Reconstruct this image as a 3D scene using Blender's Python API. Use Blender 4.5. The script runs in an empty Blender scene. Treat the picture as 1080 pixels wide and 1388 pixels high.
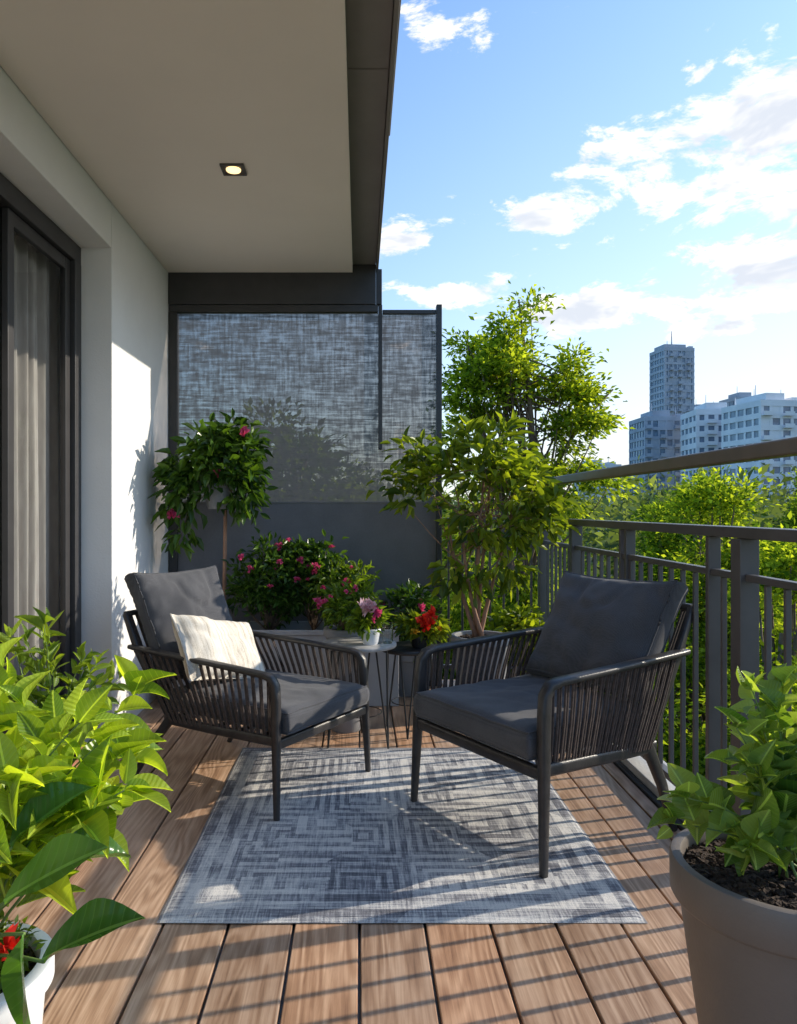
import bpy, math, random
import numpy as np
from mathutils import Vector, Matrix, noise
random.seed(7)
RNG=np.random.default_rng(11)
scene=bpy.context.scene
COL=scene.collection
SUN_AZ=16.0; SUN_EL=27.0

# ---------------------------------------------------------------- materials
def newmat(name):
    m=bpy.data.materials.new(name); m.use_nodes=True
    nt=m.node_tree; b=nt.nodes['Principled BSDF']; return m,nt,b
def N(nt,t,**kw):
    n=nt.nodes.new(t)
    for k,v in kw.items():
        if k.startswith('i_'): n.inputs[k[2:].replace('_',' ')].default_value=v
        else: setattr(n,k,v)
    return n
def ramp(nt,fac,stops):
    r=nt.nodes.new('ShaderNodeValToRGB'); e=r.color_ramp.elements
    while len(e)<len(stops): e.new(0.5)
    for i,(p,c) in enumerate(stops):
        e[i].position=p; e[i].color=(*c,1) if len(c)==3 else c
    nt.links.new(fac,r.inputs[0]); return r.outputs[0]
def coords(nt,scale=(1,1,1)):
    tc=N(nt,'ShaderNodeTexCoord'); mp=N(nt,'ShaderNodeMapping'); mp.inputs['Scale'].default_value=scale
    nt.links.new(tc.outputs['Object'],mp.inputs[0]); return mp.outputs[0]
def noisen(nt,vec,scale,detail=4,rough=.55,dist=0):
    n=N(nt,'ShaderNodeTexNoise'); n.inputs['Scale'].default_value=scale; n.inputs['Detail'].default_value=detail
    n.inputs['Roughness'].default_value=rough; n.inputs['Distortion'].default_value=dist
    nt.links.new(vec,n.inputs['Vector']); return n.outputs['Fac']
def bump(nt,b,h,strength=.3,dist=.01):
    bp=N(nt,'ShaderNodeBump'); bp.inputs['Strength'].default_value=strength; bp.inputs['Distance'].default_value=dist
    nt.links.new(h,bp.inputs['Height']); nt.links.new(bp.outputs[0],b.inputs['Normal'])
def math_(nt,op,a,b=None,c=None):
    n=N(nt,'ShaderNodeMath',operation=op)
    for i,v in enumerate((a,b,c)):
        if v is None: continue
        if isinstance(v,(int,float)): n.inputs[i].default_value=v
        else: nt.links.new(v,n.inputs[i])
    return n.outputs[0]
def mixc(nt,f,a,b,bt='MIX'):
    n=N(nt,'ShaderNodeMix',data_type='RGBA',blend_type=bt)
    for s,v in ((0,f),(6,a),(7,b)):
        if isinstance(v,(int,float)): n.inputs[s].default_value=v
        elif isinstance(v,tuple): n.inputs[s].default_value=(*v,1)
        else: nt.links.new(v,n.inputs[s])
    return n.outputs[2]
def simple(name,c,rough=.6,var=.2,scale=3,bs=0,bscale=60,metal=0,stretch=(1,1,1),spec=.5):
    m,nt,b=newmat(name); v=coords(nt,stretch)
    n=noisen(nt,v,scale,4,.6)
    lo=tuple(x*(1-var) for x in c); hi=tuple(min(1,x*(1+var)) for x in c)
    nt.links.new(ramp(nt,n,[(.3,lo),(.7,hi)]),b.inputs['Base Color'])
    b.inputs['Roughness'].default_value=rough; b.inputs['Metallic'].default_value=metal
    b.inputs['Specular IOR Level'].default_value=spec
    if bs: bump(nt,b,noisen(nt,v,bscale,3,.6),bs,.01)
    return m
def fabric(name,c,c2,scale=420,rough=.95,bs=.5):
    m,nt,b=newmat(name); v=coords(nt)
    w1=N(nt,'ShaderNodeTexWave',wave_type='BANDS',bands_direction='X'); w1.inputs['Scale'].default_value=scale/6.28; w1.inputs['Distortion'].default_value=1.5
    w2=N(nt,'ShaderNodeTexWave',wave_type='BANDS',bands_direction='Y'); w2.inputs['Scale'].default_value=scale/6.28; w2.inputs['Distortion'].default_value=1.5
    for w in (w1,w2): nt.links.new(v,w.inputs['Vector'])
    ww=math_(nt,'MULTIPLY',math_(nt,'ADD',w1.outputs['Fac'],w2.outputs['Fac']),.5)
    n=noisen(nt,v,260,2); n2=noisen(nt,v,5,4)
    f=math_(nt,'ADD',math_(nt,'MULTIPLY',ww,.2),math_(nt,'ADD',math_(nt,'MULTIPLY',n,.45),math_(nt,'MULTIPLY',n2,.4)))
    nt.links.new(ramp(nt,f,[(.3,c),(.75,c2)]),b.inputs['Base Color'])
    b.inputs['Roughness'].default_value=rough; b.inputs['Sheen Weight'].default_value=.15; b.inputs['Specular IOR Level'].default_value=.15
    bump(nt,b,f,bs,.002); return m
def leafmat(name,dark,light,trans=.4,tcol=None,rough=.38,vein=.0,far=False):
    m,nt,b=newmat(name)
    at=N(nt,'ShaderNodeAttribute',attribute_name='lc'); sp=N(nt,'ShaderNodeSeparateColor'); nt.links.new(at.outputs['Color'],sp.inputs[0])
    if far: f=sp.outputs[0]
    else:
        v=coords(nt); n=noisen(nt,v,2.5,1)
        f=math_(nt,'ADD',math_(nt,'MULTIPLY',sp.outputs[0],.7),math_(nt,'MULTIPLY',n,.4))
    c=ramp(nt,f,[(.15,dark),(.85,light)])
    if far:
        nt.nodes.remove(b); b=N(nt,'ShaderNodeBsdfDiffuse'); nt.links.new(c,b.inputs['Color'])
    else:
        if vein>0:
            k=math_(nt,'LESS_THAN',sp.outputs[2],.07)
            wv=math_(nt,'SINE',math_(nt,'MULTIPLY',math_(nt,'SUBTRACT',sp.outputs[1],math_(nt,'MULTIPLY',sp.outputs[2],.20)),58.))
            k2=math_(nt,'MULTIPLY',math_(nt,'GREATER_THAN',wv,.95),.22)
            kk=math_(nt,'MULTIPLY',math_(nt,'MAXIMUM',k,k2),vein)
            c=mixc(nt,kk,c,tuple(min(1,x*1.7+.03) for x in light))
            bump(nt,b,wv,.2,.003)
        nt.links.new(c,b.inputs['Base Color']); b.inputs['Roughness'].default_value=rough
        b.inputs['Specular IOR Level'].default_value=.4
    tr=N(nt,'ShaderNodeBsdfTranslucent'); 
    tc=mixc(nt,1.0,c,tcol or (2.2,2.0,.55),'MULTIPLY'); nt.links.new(tc,tr.inputs['Color'])
    ms=N(nt,'ShaderNodeMixShader'); ms.inputs[0].default_value=trans
    nt.links.new(b.outputs[0],ms.inputs[1]); nt.links.new(tr.outputs[0],ms.inputs[2])
    nt.links.new(ms.outputs[0],nt.nodes['Material Output'].inputs['Surface']); return m

# ---------------------------------------------------------------- mesh builder
class MB:
    def __init__(s): s.v=[];s.f=[];s.m=[];s.a=[]
    def add(s,vs,fs,mi=0,att=0.0):
        o=len(s.v); s.v+= [tuple(x) for x in vs]; s.f+=[tuple(i+o for i in f) for f in fs]; s.m+=[mi]*len(fs); s.a+=[att]*len(vs)
    def box(s,lo,hi,mi=0,M=None,att=0.0):
        x0,y0,z0=lo;x1,y1,z1=hi
        vs=[(x0,y0,z0),(x1,y0,z0),(x1,y1,z0),(x0,y1,z0),(x0,y0,z1),(x1,y0,z1),(x1,y1,z1),(x0,y1,z1)]
        if M is not None: vs=[M@Vector(v) for v in vs]
        s.add(vs,[(0,3,2,1),(4,5,6,7),(0,1,5,4),(1,2,6,5),(2,3,7,6),(3,0,4,7)],mi,att)
    def sweep(s,pts,sizes,side=None,n=10,mi=0,sq=.55,cap=True):
        pts=[Vector(p) for p in pts]; rings=[]
        for i,p in enumerate(pts):
            t=(pts[min(i+1,len(pts)-1)]-pts[max(i-1,0)]).normalized()
            if side is None:
                ref=Vector((0,0,1)) if abs(t.z)<.9 else Vector((0,1,0)); sd=t.cross(ref).normalized()
            else: sd=(Vector(side)-t*t.dot(Vector(side))).normalized()
            up=sd.cross(t)
            w,h=sizes[i] if isinstance(sizes,list) else sizes
            ring=[]
            for k in range(n):
                a=2*math.pi*(k+.5)/n; c,si=math.cos(a),math.sin(a)
                ring.append(p+sd*(w*math.copysign(abs(c)**sq,c))+up*(h*math.copysign(abs(si)**sq,si)))
            rings.append(ring)
        vs=[v for r in rings for v in r]; fs=[]
        for i in range(len(rings)-1):
            for k in range(n):
                a=i*n+k;b=i*n+(k+1)%n; fs.append((a,b,b+n,a+n))
        if cap: fs.append(tuple(range(n-1,-1,-1))); fs.append(tuple((len(rings)-1)*n+k for k in range(n)))
        s.add(vs,fs,mi)
    def tube(s,pts,radii,n=6,mi=0):
        if not isinstance(radii,list): radii=[radii]*len(pts)
        s.sweep(pts,[(r,r) for r in radii],None,n,mi,1.0,True)
    def lathe(s,prof,c=(0,0,0),n=48,mi=0):
        vs=[];fs=[]
        for r,z in prof:
            for k in range(n):
                a=2*math.pi*k/n; vs.append((c[0]+r*math.cos(a),c[1]+r*math.sin(a),c[2]+z))
        for i in range(len(prof)-1):
            for k in range(n):
                a=i*n+k;b=i*n+(k+1)%n; fs.append((a,b,b+n,a+n))
        s.add(vs,fs,mi)
    def obj(s,name,mats,parent=None,smooth=False,bev=0,subsurf=0,attr=False):
        me=bpy.data.meshes.new(name); me.from_pydata(s.v,[],s.f)
        for m in mats: me.materials.append(m)
        me.polygons.foreach_set('material_index',s.m)
        if smooth: me.polygons.foreach_set('use_smooth',[True]*len(s.f))
        if attr:
            a=me.attributes.new('bv','FLOAT','POINT'); a.data.foreach_set('value',s.a)
        me.update(); ob=bpy.data.objects.new(name,me); COL.objects.link(ob)
        if bev:
            md=ob.modifiers.new('bev','BEVEL'); md.width=bev; md.segments=2; md.limit_method='ANGLE'; md.angle_limit=math.radians(40)
        if smooth and not bev: 
            try: me.set_sharp_from_angle(angle=math.radians(50))
            except Exception: pass
        if parent: par(ob,parent)
        return ob
def par(ob,p):
    ob.parent=p; ob.matrix_parent_inverse=Matrix.Translation(p.location).inverted() if p.get('wb') else Matrix.Identity(4)
def empty(name,loc=(0,0,0),wb=True):
    e=bpy.data.objects.new(name,None); e.empty_display_size=.1; e.location=loc; COL.objects.link(e)
    e['wb']=1 if wb else 0; return e

# ---------------------------------------------------------------- leaves
def template(rows=1,wid=.45,fold=.12,droop=.15,peak=.45):
    if rows<=1:
        return np.array([[0,0,0],[peak,wid/2,fold],[1,0,-droop],[peak,-wid/2,fold]],float),np.array([[0,3,2,1]])
    V=[];F=[]
    for i in range(rows+1):
        t=i/rows; w=wid/2*(math.sin(math.pi*t**(math.log(.5)/math.log(peak)))**.85 if 0<t<1 else .0)
        w=max(w,.012)
        for s in (-1,-.5,0,.5,1): V.append([t,s*w,fold*abs(s)*w*2-droop*t*t+ .03*math.sin(t*9+s)*abs(s)])
    for i in range(rows):
        for k in range(4):
            a=i*5+k; F.append([a,a+1,a+6,a+5])
    return np.array(V,float),np.array(F)
def nrm(a): return a/np.maximum(np.linalg.norm(a,axis=-1,keepdims=True),1e-8)
def leafarrays(P,D,S,T,nref=None,tilt=.5,rng=RNG):
    V,F=T; n=len(P); D=nrm(D)
    if nref is None: nref=np.array([0,0,1.0])
    R=nrm(nref+rng.normal(size=(n,3))*tilt); side=nrm(np.cross(R,D)); Nn=np.cross(D,side)
    bend=1+rng.normal(size=(n,1,1))*.5
    W=P[:,None,:]+S[:,None,None]*(V[None,:,0:1]*D[:,None]+V[None,:,1:2]*side[:,None]+V[None,:,2:3]*bend*Nn[:,None])
    k=len(V); FF=(F[None]+np.arange(n)[:,None,None]*k).reshape(-1,4)
    c=np.ones((n,k,4)); c[:,:,0]=rng.random(n)[:,None]; c[:,:,1]=V[None,:,0]
    mw=np.abs(V[:,1]).max(); c[:,:,2]=np.abs(V[None,:,1])/mw
    return W.reshape(-1,3),FF,c.reshape(-1,4)
def leafobj(name,parts,mats,parent=None,extra=None,smooth=True):
    Vs=[];Fs=[];Cs=[];Ms=[];o=0
    for V,F,C,mi in parts:
        Vs.append(V);Fs.append(F+o);Cs.append(C);Ms.append(np.full(len(F),mi)); o+=len(V)
    nleaf=sum(len(f) for f in Fs)
    V=np.concatenate(Vs);F=np.concatenate(Fs);C=np.concatenate(Cs);M=np.concatenate(Ms)
    loops=F.reshape(-1); starts=np.arange(nleaf)*4; 
    if extra and extra.f:
        ev=np.array(extra.v,float); el=np.array([i for f in extra.f for i in f])+len(V)
        cnt=np.array([len(f) for f in extra.f]); st=np.concatenate([[0],np.cumsum(cnt)[:-1]])+len(loops)
        V=np.concatenate([V,ev]); C=np.concatenate([C,np.ones((len(ev),4))*.5]); loops=np.concatenate([loops,el]); starts=np.concatenate([starts,st])
        M=np.concatenate([M,np.array(extra.m)+0])
    me=bpy.data.meshes.new(name); me.vertices.add(len(V)); me.vertices.foreach_set('co',V.astype(np.float32).ravel())
    me.loops.add(len(loops)); me.loops.foreach_set('vertex_index',loops.astype(np.int32))
    me.polygons.add(len(starts)); me.polygons.foreach_set('loop_start',starts.astype(np.int32))
    me.polygons.foreach_set('material_index',M.astype(np.int32))
    me.polygons.foreach_set('use_smooth',np.ones(len(starts),bool))
    me.update(calc_edges=True)
    a=me.attributes.new('lc','FLOAT_COLOR','POINT'); a.data.foreach_set('color',C.astype(np.float32).ravel())
    for m in mats: me.materials.append(m)
    me.validate()
    ob=bpy.data.objects.new(name,me); COL.objects.link(ob)
    if parent: par(ob,parent)
    return ob
def sample_ell(c,r,n,rng=RNG,shell=.5):
    d=nrm(rng.normal(size=(n,3))); rad=(shell+(1-shell)*rng.random(n))[:,None]
    return np.array(c)+d*rad*np.array(r)
def clumpleaves(centers,rc,nper,size,T,rng=RNG,droop=.3,core=None,tilt=.6,sizevar=.35,flat=.42):
    n=len(centers)*nper; cc=np.repeat(np.array(centers),nper,0)
    k=np.repeat(rng.uniform(.65,1.25,len(centers)),nper)[:,None]
    off=rng.normal(size=(n,3))*rc*np.array([.55,.55,flat])*k; P=cc+off
    D=nrm(off)+rng.normal(size=(n,3))*.5+np.array([0,0,-droop])
    if core is not None: D=D+nrm(P-np.array(core))*.6
    S=size*(1-sizevar+2*sizevar*rng.random(n))
    return leafarrays(P,D,S,T,tilt=tilt,rng=rng)
def bez(p0,p1,p2,n=5):
    p0,p1,p2=map(lambda q:np.array(q,float),(p0,p1,p2))
    return [tuple((1-t)**2*p0+2*t*(1-t)*p1+t*t*p2) for t in np.linspace(0,1,n)]
def branches(mb,start,centers,r0,mi,lift=.2,rng=RNG,n=5):
    for c in centers:
        c=np.array(c); s=np.array(start(rng) if callable(start) else start,float)
        mid=s*.5+c*.5+np.array([rng.normal()*.05,rng.normal()*.05,lift*np.linalg.norm(c-s)*.3])+(c-s)*np.array([.12,.12,-.1])
        pts=bez(s,mid,c,n); mb.tube(pts,[r0*(1-.8*i/(n-1)) for i in range(n)],5,mi)

# ---------------------------------------------------------------- shared materials
bark=simple('bark',(.16,.11,.075),.9,.4,12,.6,40,stretch=(1,1,.3))
bark_red=simple('bark_reddish',(.36,.20,.13),.8,.35,14,.4,50,stretch=(1,1,.3))
L_tree=leafmat('leaf_tree',(.035,.08,.012),(.16,.25,.03),.45)
L_treef=leafmat('leaf_tree_outside',(.035,.08,.012),(.24,.33,.035),.5,far=True)
L_deep=leafmat('leaf_deep',(.025,.06,.012),(.15,.23,.03),.45,far=True)
L_bright=leafmat('leaf_bright_tree',(.06,.12,.015),(.36,.44,.05),.55,far=True)
L_dark=leafmat('leaf_dark',(.018,.055,.012),(.09,.18,.025),.3,rough=.3)
L_pot=leafmat('leaf_potted_tree',(.03,.07,.012),(.26,.33,.03),.45,rough=.3)
L_lime=leafmat('leaf_lime',(.09,.19,.02),(.42,.54,.06),.48,rough=.3,vein=.6)
L_glossy=leafmat('leaf_glossy',(.03,.10,.02),(.08,.19,.035),.3,rough=.25,vein=.7)
L_heart=leafmat('leaf_heart',(.06,.14,.025),(.30,.41,.09),.42,rough=.3,vein=.6)
M_pink=leafmat('petal_pink',(.55,.04,.16),(.75,.12,.28),.35,(1.2,1,1),rough=.6)
M_blush=leafmat('petal_blush',(.7,.32,.38),(.85,.6,.62),.35,(1.1,1,1),rough=.6)
M_red=leafmat('petal_red',(.6,.015,.01),(.8,.05,.02),.3,(1.2,1,1),rough=.55)
M_yel=leafmat('petal_yellow',(.75,.35,.02),(.85,.55,.05),.3,(1.2,1,1),rough=.6)
M_frame=simple('dark_metal',(.042,.04,.042),.45,.15,8,.05,200)
M_rail=simple('railing_paint',(.10,.09,.09),.36,.12,6,.05,200)
M_handrail=simple('handrail_paint',(.15,.115,.09),.36,.15,6,.05,200)
M_chair=simple('chair_frame',(.036,.033,.033),.36,.3,20,.15,150)
M_rope=simple('chair_rope',(.080,.057,.048),.8,.4,60,.5,400)
M_cush=fabric('charcoal_fabric',(.052,.052,.057),(.12,.12,.13))
def pillow_mat():
    m,nt,b=newmat('cream_slub_fabric'); v=coords(nt)
    rt=N(nt,'ShaderNodeMapping'); rt.inputs['Rotation'].default_value=(0,0,.1); rt.inputs['Scale'].default_value=(55,3,3); nt.links.new(v,rt.inputs[0])
    s=noisen(nt,rt.outputs[0],1,4,.6); n=noisen(nt,v,200,2)
    f=math_(nt,'ADD',math_(nt,'MULTIPLY',s,.7),math_(nt,'MULTIPLY',n,.3))
    nt.links.new(ramp(nt,f,[(.36,(.44,.38,.30)),(.5,(.70,.64,.55)),(.66,(.84,.80,.72))]),b.inputs['Base Color']); b.inputs['Roughness'].default_value=.95
    b.inputs['Specular IOR Level'].default_value=.15; bump(nt,b,f,.6,.003); return m
M_pil=pillow_mat()
M_plaster=simple('white_plaster',(.82,.81,.80),.9,.04,2,.15,90)
M_ceil=simple('ceiling_board',(.88,.80,.73),.85,.03,1.2,.05,60)  # base colour includes the warmth of light bounced up to the ceiling
M_beam=simple('beam_paint',(.22,.20,.19),.6,.1,3,.05,100)
M_conc=simple('concrete',(.50,.49,.47),.9,.2,5,.3,70)
M_soil=simple('soil',(.05,.032,.022),1.0,.6,40,1.0,90)
M_taupe=simple('taupe_pot',(.165,.14,.125),.5,.10,4,.10,120)
M_greypot=simple('grey_pot',(.22,.22,.23),.6,.1,5,.1,100)
M_whitepot=simple('white_pot',(.76,.76,.76),.4,.05,5,.05,100)
M_terra=simple('terracotta',(.42,.17,.09),.85,.15,8,.15,90)
M_black=simple('black_metal',(.018,.018,.019),.4,.1,8)
M_planter=simple('planter_box',(.36,.36,.37),.7,.1,5,.1,100)

# ================================================================ DECK
def deck_mat():
    m,nt,b=newmat('deck_wood'); at=N(nt,'ShaderNodeAttribute',attribute_name='bv')
    tc=N(nt,'ShaderNodeTexCoord'); off=N(nt,'ShaderNodeCombineXYZ')
    nt.links.new(math_(nt,'MULTIPLY',at.outputs['Fac'],37.0),off.inputs['Y']); nt.links.new(math_(nt,'MULTIPLY',at.outputs['Fac'],11.0),off.inputs['Z'])
    va=N(nt,'ShaderNodeVectorMath',operation='ADD'); nt.links.new(tc.outputs['Object'],va.inputs[0]); nt.links.new(off.outputs[0],va.inputs[1])
    def mp(s):
        q=N(nt,'ShaderNodeMapping'); q.inputs['Scale'].default_value=s; nt.links.new(va.outputs[0],q.inputs[0]); return q.outputs[0]
    g1=noisen(nt,mp((22,1.0,1)),1.5,7,.68,1.4)
    g2=noisen(nt,mp((150,3.5,1)),1,3,.6)
    ct=noisen(nt,mp((5.5,.42,1)),1,2,.5,.6)
    rings=math_(nt,'SINE',math_(nt,'MULTIPLY',ct,120.))
    rings=math_(nt,'MULTIPLY',math_(nt,'ADD',rings,1.0),.5)
    f=math_(nt,'ADD',math_(nt,'MULTIPLY',g1,.6),math_(nt,'ADD',math_(nt,'MULTIPLY',g2,.28),math_(nt,'MULTIPLY',rings,.14)))
    c=ramp(nt,f,[(.26,(.19,.105,.062)),(.46,(.48,.30,.19)),(.70,(.77,.55,.39))])
    vo=N(nt,'ShaderNodeTexVoronoi'); vo.inputs['Scale'].default_value=1.0; nt.links.new(mp((5,1.6,1)),vo.inputs['Vector'])
    kn=ramp(nt,vo.outputs['Distance'],[(.03,(.22,.17,.15)),(.10,(1,1,1))])
    c=mixc(nt,.85,c,kn,'MULTIPLY')
    dirt=noisen(nt,tc.outputs['Object'],1.6,5,.65)
    tint=ramp(nt,at.outputs['Fac'],[(0,(.72,.70,.70)),(.5,(1,.97,.94)),(1,(1.0,.86,.75))])
    c=mixc(nt,1.0,c,tint,'MULTIPLY'); c=mixc(nt,.35,c,ramp(nt,dirt,[(.35,(.35,.33,.32)),(.65,(1,1,1))]),'MULTIPLY')
    nt.links.new(c,b.inputs['Base Color'])
    nt.links.new(ramp(nt,g1,[(.3,(.28,)*3),(.7,(.52,)*3)]),b.inputs['Roughness'])
    bump(nt,b,f,.3,.003); return m
M_deck=deck_mat()
mb=MB(); bw=.205
for k in range(-7,7):
    x0=k*bw+.0045; x1=(k+1)*bw-.0045
    x0=max(x0,-1.41); x1=min(x1,1.30)
    if x1-x0<.03: continue
    dz=random.uniform(-.0015,.0015)
    mb.box((x0,-1.2,-.026),(x1,5.62,dz),att=random.random())
deck=mb.obj('wooden_deck',[M_deck],bev=.003,attr=True)
mb=MB(); mb.box((-1.62,-1.25,-.38),(1.56,5.70,-.035)); mb.obj('balcony_slab',[M_conc],bev=.006)
mb=MB(); mb.box((1.304,-1.2,-.034),(1.335,5.62,.012),0); mb.box((1.338,-1.2,-.034),(1.52,5.66,.045),1)
mb.obj('deck_curb',[M_black,M_conc],bev=.004)

# ================================================================ WALL / CEILING
mb=MB()
mb.box((-1.66,4.18,-.034),(-1.402,5.52,3.085)); mb.box((-1.66,-1.5,2.78),(-1.404,4.178,3.085)); mb.box((-1.66,-1.5,-.034),(-1.404,-.8,2.778))
mb.obj('balcony_wall',[M_plaster],bev=.004)
mb=MB(); mb.box((-1.40,-1.5,3.03),(-.05,5.395,3.088),0)
mb.box((-1.40,2.32,3.0292),(-.05,2.324,3.031),1)
mb.obj('ceiling_panel',[M_ceil,M_beam],bev=.004)
mb=MB(); mb.box((-5,-1.5,3.092),(.12,5.5,3.35)); mb.box((.123,-1.5,3.06),(.14,5.5,3.36))
mb.box((-.046,3.0,3.086),(.118,3.004,3.0925)); mb.box((.143,-1.5,3.12),(.150,3.6,3.34))
mb.obj('roof_slab',[M_beam],bev=.003)
dl=empty('ceiling_downlight',(-.64,3.75,3.03))
mb=MB()
for (a,b_) in (((-.70,3.69),(-.58,3.70)),((-.70,3.80),(-.58,3.81)),((-.70,3.70),(-.69,3.80)),((-.59,3.70),(-.58,3.80))):
    mb.box((a[0],a[1],3.02),(b_[0],b_[1],3.0295))
mb.box((-.69,3.70,3.026),(-.59,3.80,3.0292)) 
mb.obj('trim',[M_rail],dl)
em,nt,b=newmat('lamp_glow'); b.inputs['Emission Strength'].default_value=2.0; b.inputs['Base Color'].default_value=(1,.9,.7,1)
nt.links.new(ramp(nt,noisen(nt,coords(nt),30),[(0,(1,.62,.24)),(1,(1,.74,.36))]),b.inputs['Emission Color'])
mb=MB(); mb.lathe([(.0,0),(.036,0),(.038,.006)],(-.64,3.75,3.019),24); mb.obj('lens',[em],dl,True)

# ================================================================ SLIDING DOOR
door=empty('sliding_door',(-1.6,2.5,0))
mb=MB()
X0,X1=-1.66,-1.575
mb.box((X0,-.8,2.68),(X1,4.177,2.778)); mb.box((X0,4.085,.0),(X1+.002,4.175,2.679)); mb.box((X0,-.8,-.034),(X1,4.08,.05))
def panel(y0,y1,xo,w=.06):
    mb.box((xo-.03,y0,.055),(xo,y0+w,2.675)); mb.box((xo-.03,y1-w,.055),(xo,y1,2.675))
    mb.box((xo-.028,y0+w,2.61),(xo-.002,y1-w,2.675)); mb.box((xo-.028,y0+w,.055),(xo-.002,y1-w,.14))
panel(3.36,4.08,-1.60); panel(1.6,3.42,-1.64); panel(-.8,1.65,-1.60)
mb.obj('frame',[M_frame],door,bev=.003)
gm,nt,b=newmat('door_glass')
gl=N(nt,'ShaderNodeBsdfGlossy'); gl.inputs['Roughness'].default_value=.01; tr=N(nt,'ShaderNodeBsdfTransparent'); tr.inputs['Color'].default_value=(.88,.90,.90,1)
fr=N(nt,'ShaderNodeFresnel'); fr.inputs[0].default_value=1.22; ms=N(nt,'ShaderNodeMixShader')
nt.links.new(fr.outputs[0],ms.inputs[0]); nt.links.new(tr.outputs[0],ms.inputs[1]); nt.links.new(gl.outputs[0],ms.inputs[2]); nt.links.new(ms.outputs[0],nt.nodes['Material Output'].inputs['Surface'])
mb=MB()
for y0,y1,xo in ((3.422,4.018,-1.615),(1.662,3.358,-1.655),(-.738,1.588,-1.615)):
    mb.add([(xo,y0,.14),(xo,y1,.14),(xo,y1,2.61),(xo,y0,2.61)],[(0,1,2,3)])
mb.obj('glass',[gm],door)
cm,nt,b=newmat('curtain_fabric'); v=coords(nt,(1,1,.2))
nt.links.new(ramp(nt,noisen(nt,v,30,2),[(.3,(.34,.31,.29)),(.7,(.44,.41,.385))]),b.inputs['Base Color']); b.inputs['Roughness'].default_value=1
mb=MB(); n=1100; vs=[];fs=[]
for i in range(n):
    y=-.8+i*(5.6/n); 
    for z in (.03,1.3,2.68):
        a=.028*math.sin(y*52+1.3*math.sin(y*7))+.010*math.sin(y*131)
        vs.append((-1.72+a*(.75 if z>2 else 1.0)+.006*math.sin(y*23+z),y,z))
for i in range(n-1):
    for k in range(2): fs.append((i*3+k,i*3+3+k,i*3+4+k,i*3+1+k))
mb.add(vs,fs); mb.obj('curtain',[cm],None,True)
mb=MB()
mb.box((-5,-1.6,-.05),(-1.665,5.5,-.02)); mb.box((-5.1,-1.6,-.05),(-5,5.5,3.09)); mb.box((-5,5.4,-.02),(-1.662,5.5,3.09)); mb.box((-5,-1.6,-.02),(-1.662,-1.5,3.09))
mb.obj('room_interior',[simple('room_paint',(.5,.48,.45),.9)])

# ================================================================ PRIVACY SCREEN
sc=empty('privacy_screen',(-.4,5.45,0))
mb=MB()
mb.box((-1.40,5.398,2.80),(.121,5.47,3.090)); mb.box((.123,5.398,2.80),(.165,5.47,3.057)); mb.box((-1.398,5.405,2.745),(.138,5.465,2.797))
mb.box((-1.399,5.402,0),(-1.335,5.468,2.743)); mb.box((.140,5.404,1.74),(.168,5.466,2.797))
mb.box((.565,5.402,0),(.605,5.468,2.80)); mb.box((.170,5.42,2.735),(.563,5.45,2.765)); mb.box((-1.333,5.41,0),(.563,5.46,.04))
mb.obj('frame',[M_frame],sc,bev=.003)
sm,nt,b=newmat('woven_screen')
def mpp(s): return coords(nt,s)
h=noisen(nt,mpp((4.5,1,110)),1,3,.6); vv=noisen(nt,mpp((100,1,4)),1,3,.6)
h2=noisen(nt,mpp((14,1,50)),1,2,.5); v2=noisen(nt,mpp((50,1,14)),1,2,.5)
wv=math_(nt,'ADD',math_(nt,'MULTIPLY',math_(nt,'ADD',math_(nt,'MULTIPLY',h,1.45),math_(nt,'MULTIPLY',vv,.75)),.5),math_(nt,'MULTIPLY',math_(nt,'ADD',h2,v2),.4))
wv=math_(nt,'MULTIPLY',wv,.52)
nt.links.new(ramp(nt,wv,[(.38,(.05,.049,.052)),(.60,(.17,.165,.172))]),b.inputs['Base Color']); b.inputs['Roughness'].default_value=.8
tl=N(nt,'ShaderNodeBsdfTranslucent'); tl.inputs['Color'].default_value=(.22,.212,.215,1)
m1=N(nt,'ShaderNodeMixShader'); m1.inputs[0].default_value=.35; nt.links.new(b.outputs[0],m1.inputs[1]); nt.links.new(tl.outputs[0],m1.inputs[2])
tp=N(nt,'ShaderNodeBsdfTransparent'); tp.inputs['Color'].default_value=(.74,.66,.60,1); m2=N(nt,'ShaderNodeMixShader')
al=ramp(nt,wv,[(.42,(.97,)*3),(.5,(.85,)*3),(.58,(.62,)*3)])
nt.links.new(al,m2.inputs[0]); nt.links.new(tp.outputs[0],m2.inputs[1]); nt.links.new(m1.outputs[0],m2.inputs[2]); nt.links.new(m2.outputs[0],nt.nodes['Material Output'].inputs['Surface'])
mb=MB(); mb.add([(-1.334,5.435,1.354),(.139,5.435,1.354),(.139,5.435,2.744),(-1.334,5.435,2.744)],[(0,1,2,3)])
mb.add([(.139,5.437,1.354),(.564,5.437,1.354),(.564,5.437,2.734),(.139,5.437,2.734)],[(0,1,2,3)])
mb.obj('mesh_fabric',[sm],sc)
M_panel=fabric('panel_fabric',(.15,.147,.155),(.24,.235,.25),500)
mb=MB(); mb.box((-1.333,5.430,.042),(.563,5.445,1.343)); mb.box((-1.333,5.426,1.3435),(.563,5.441,1.354)); mb.obj('lower_panel',[M_panel],sc)

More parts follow.
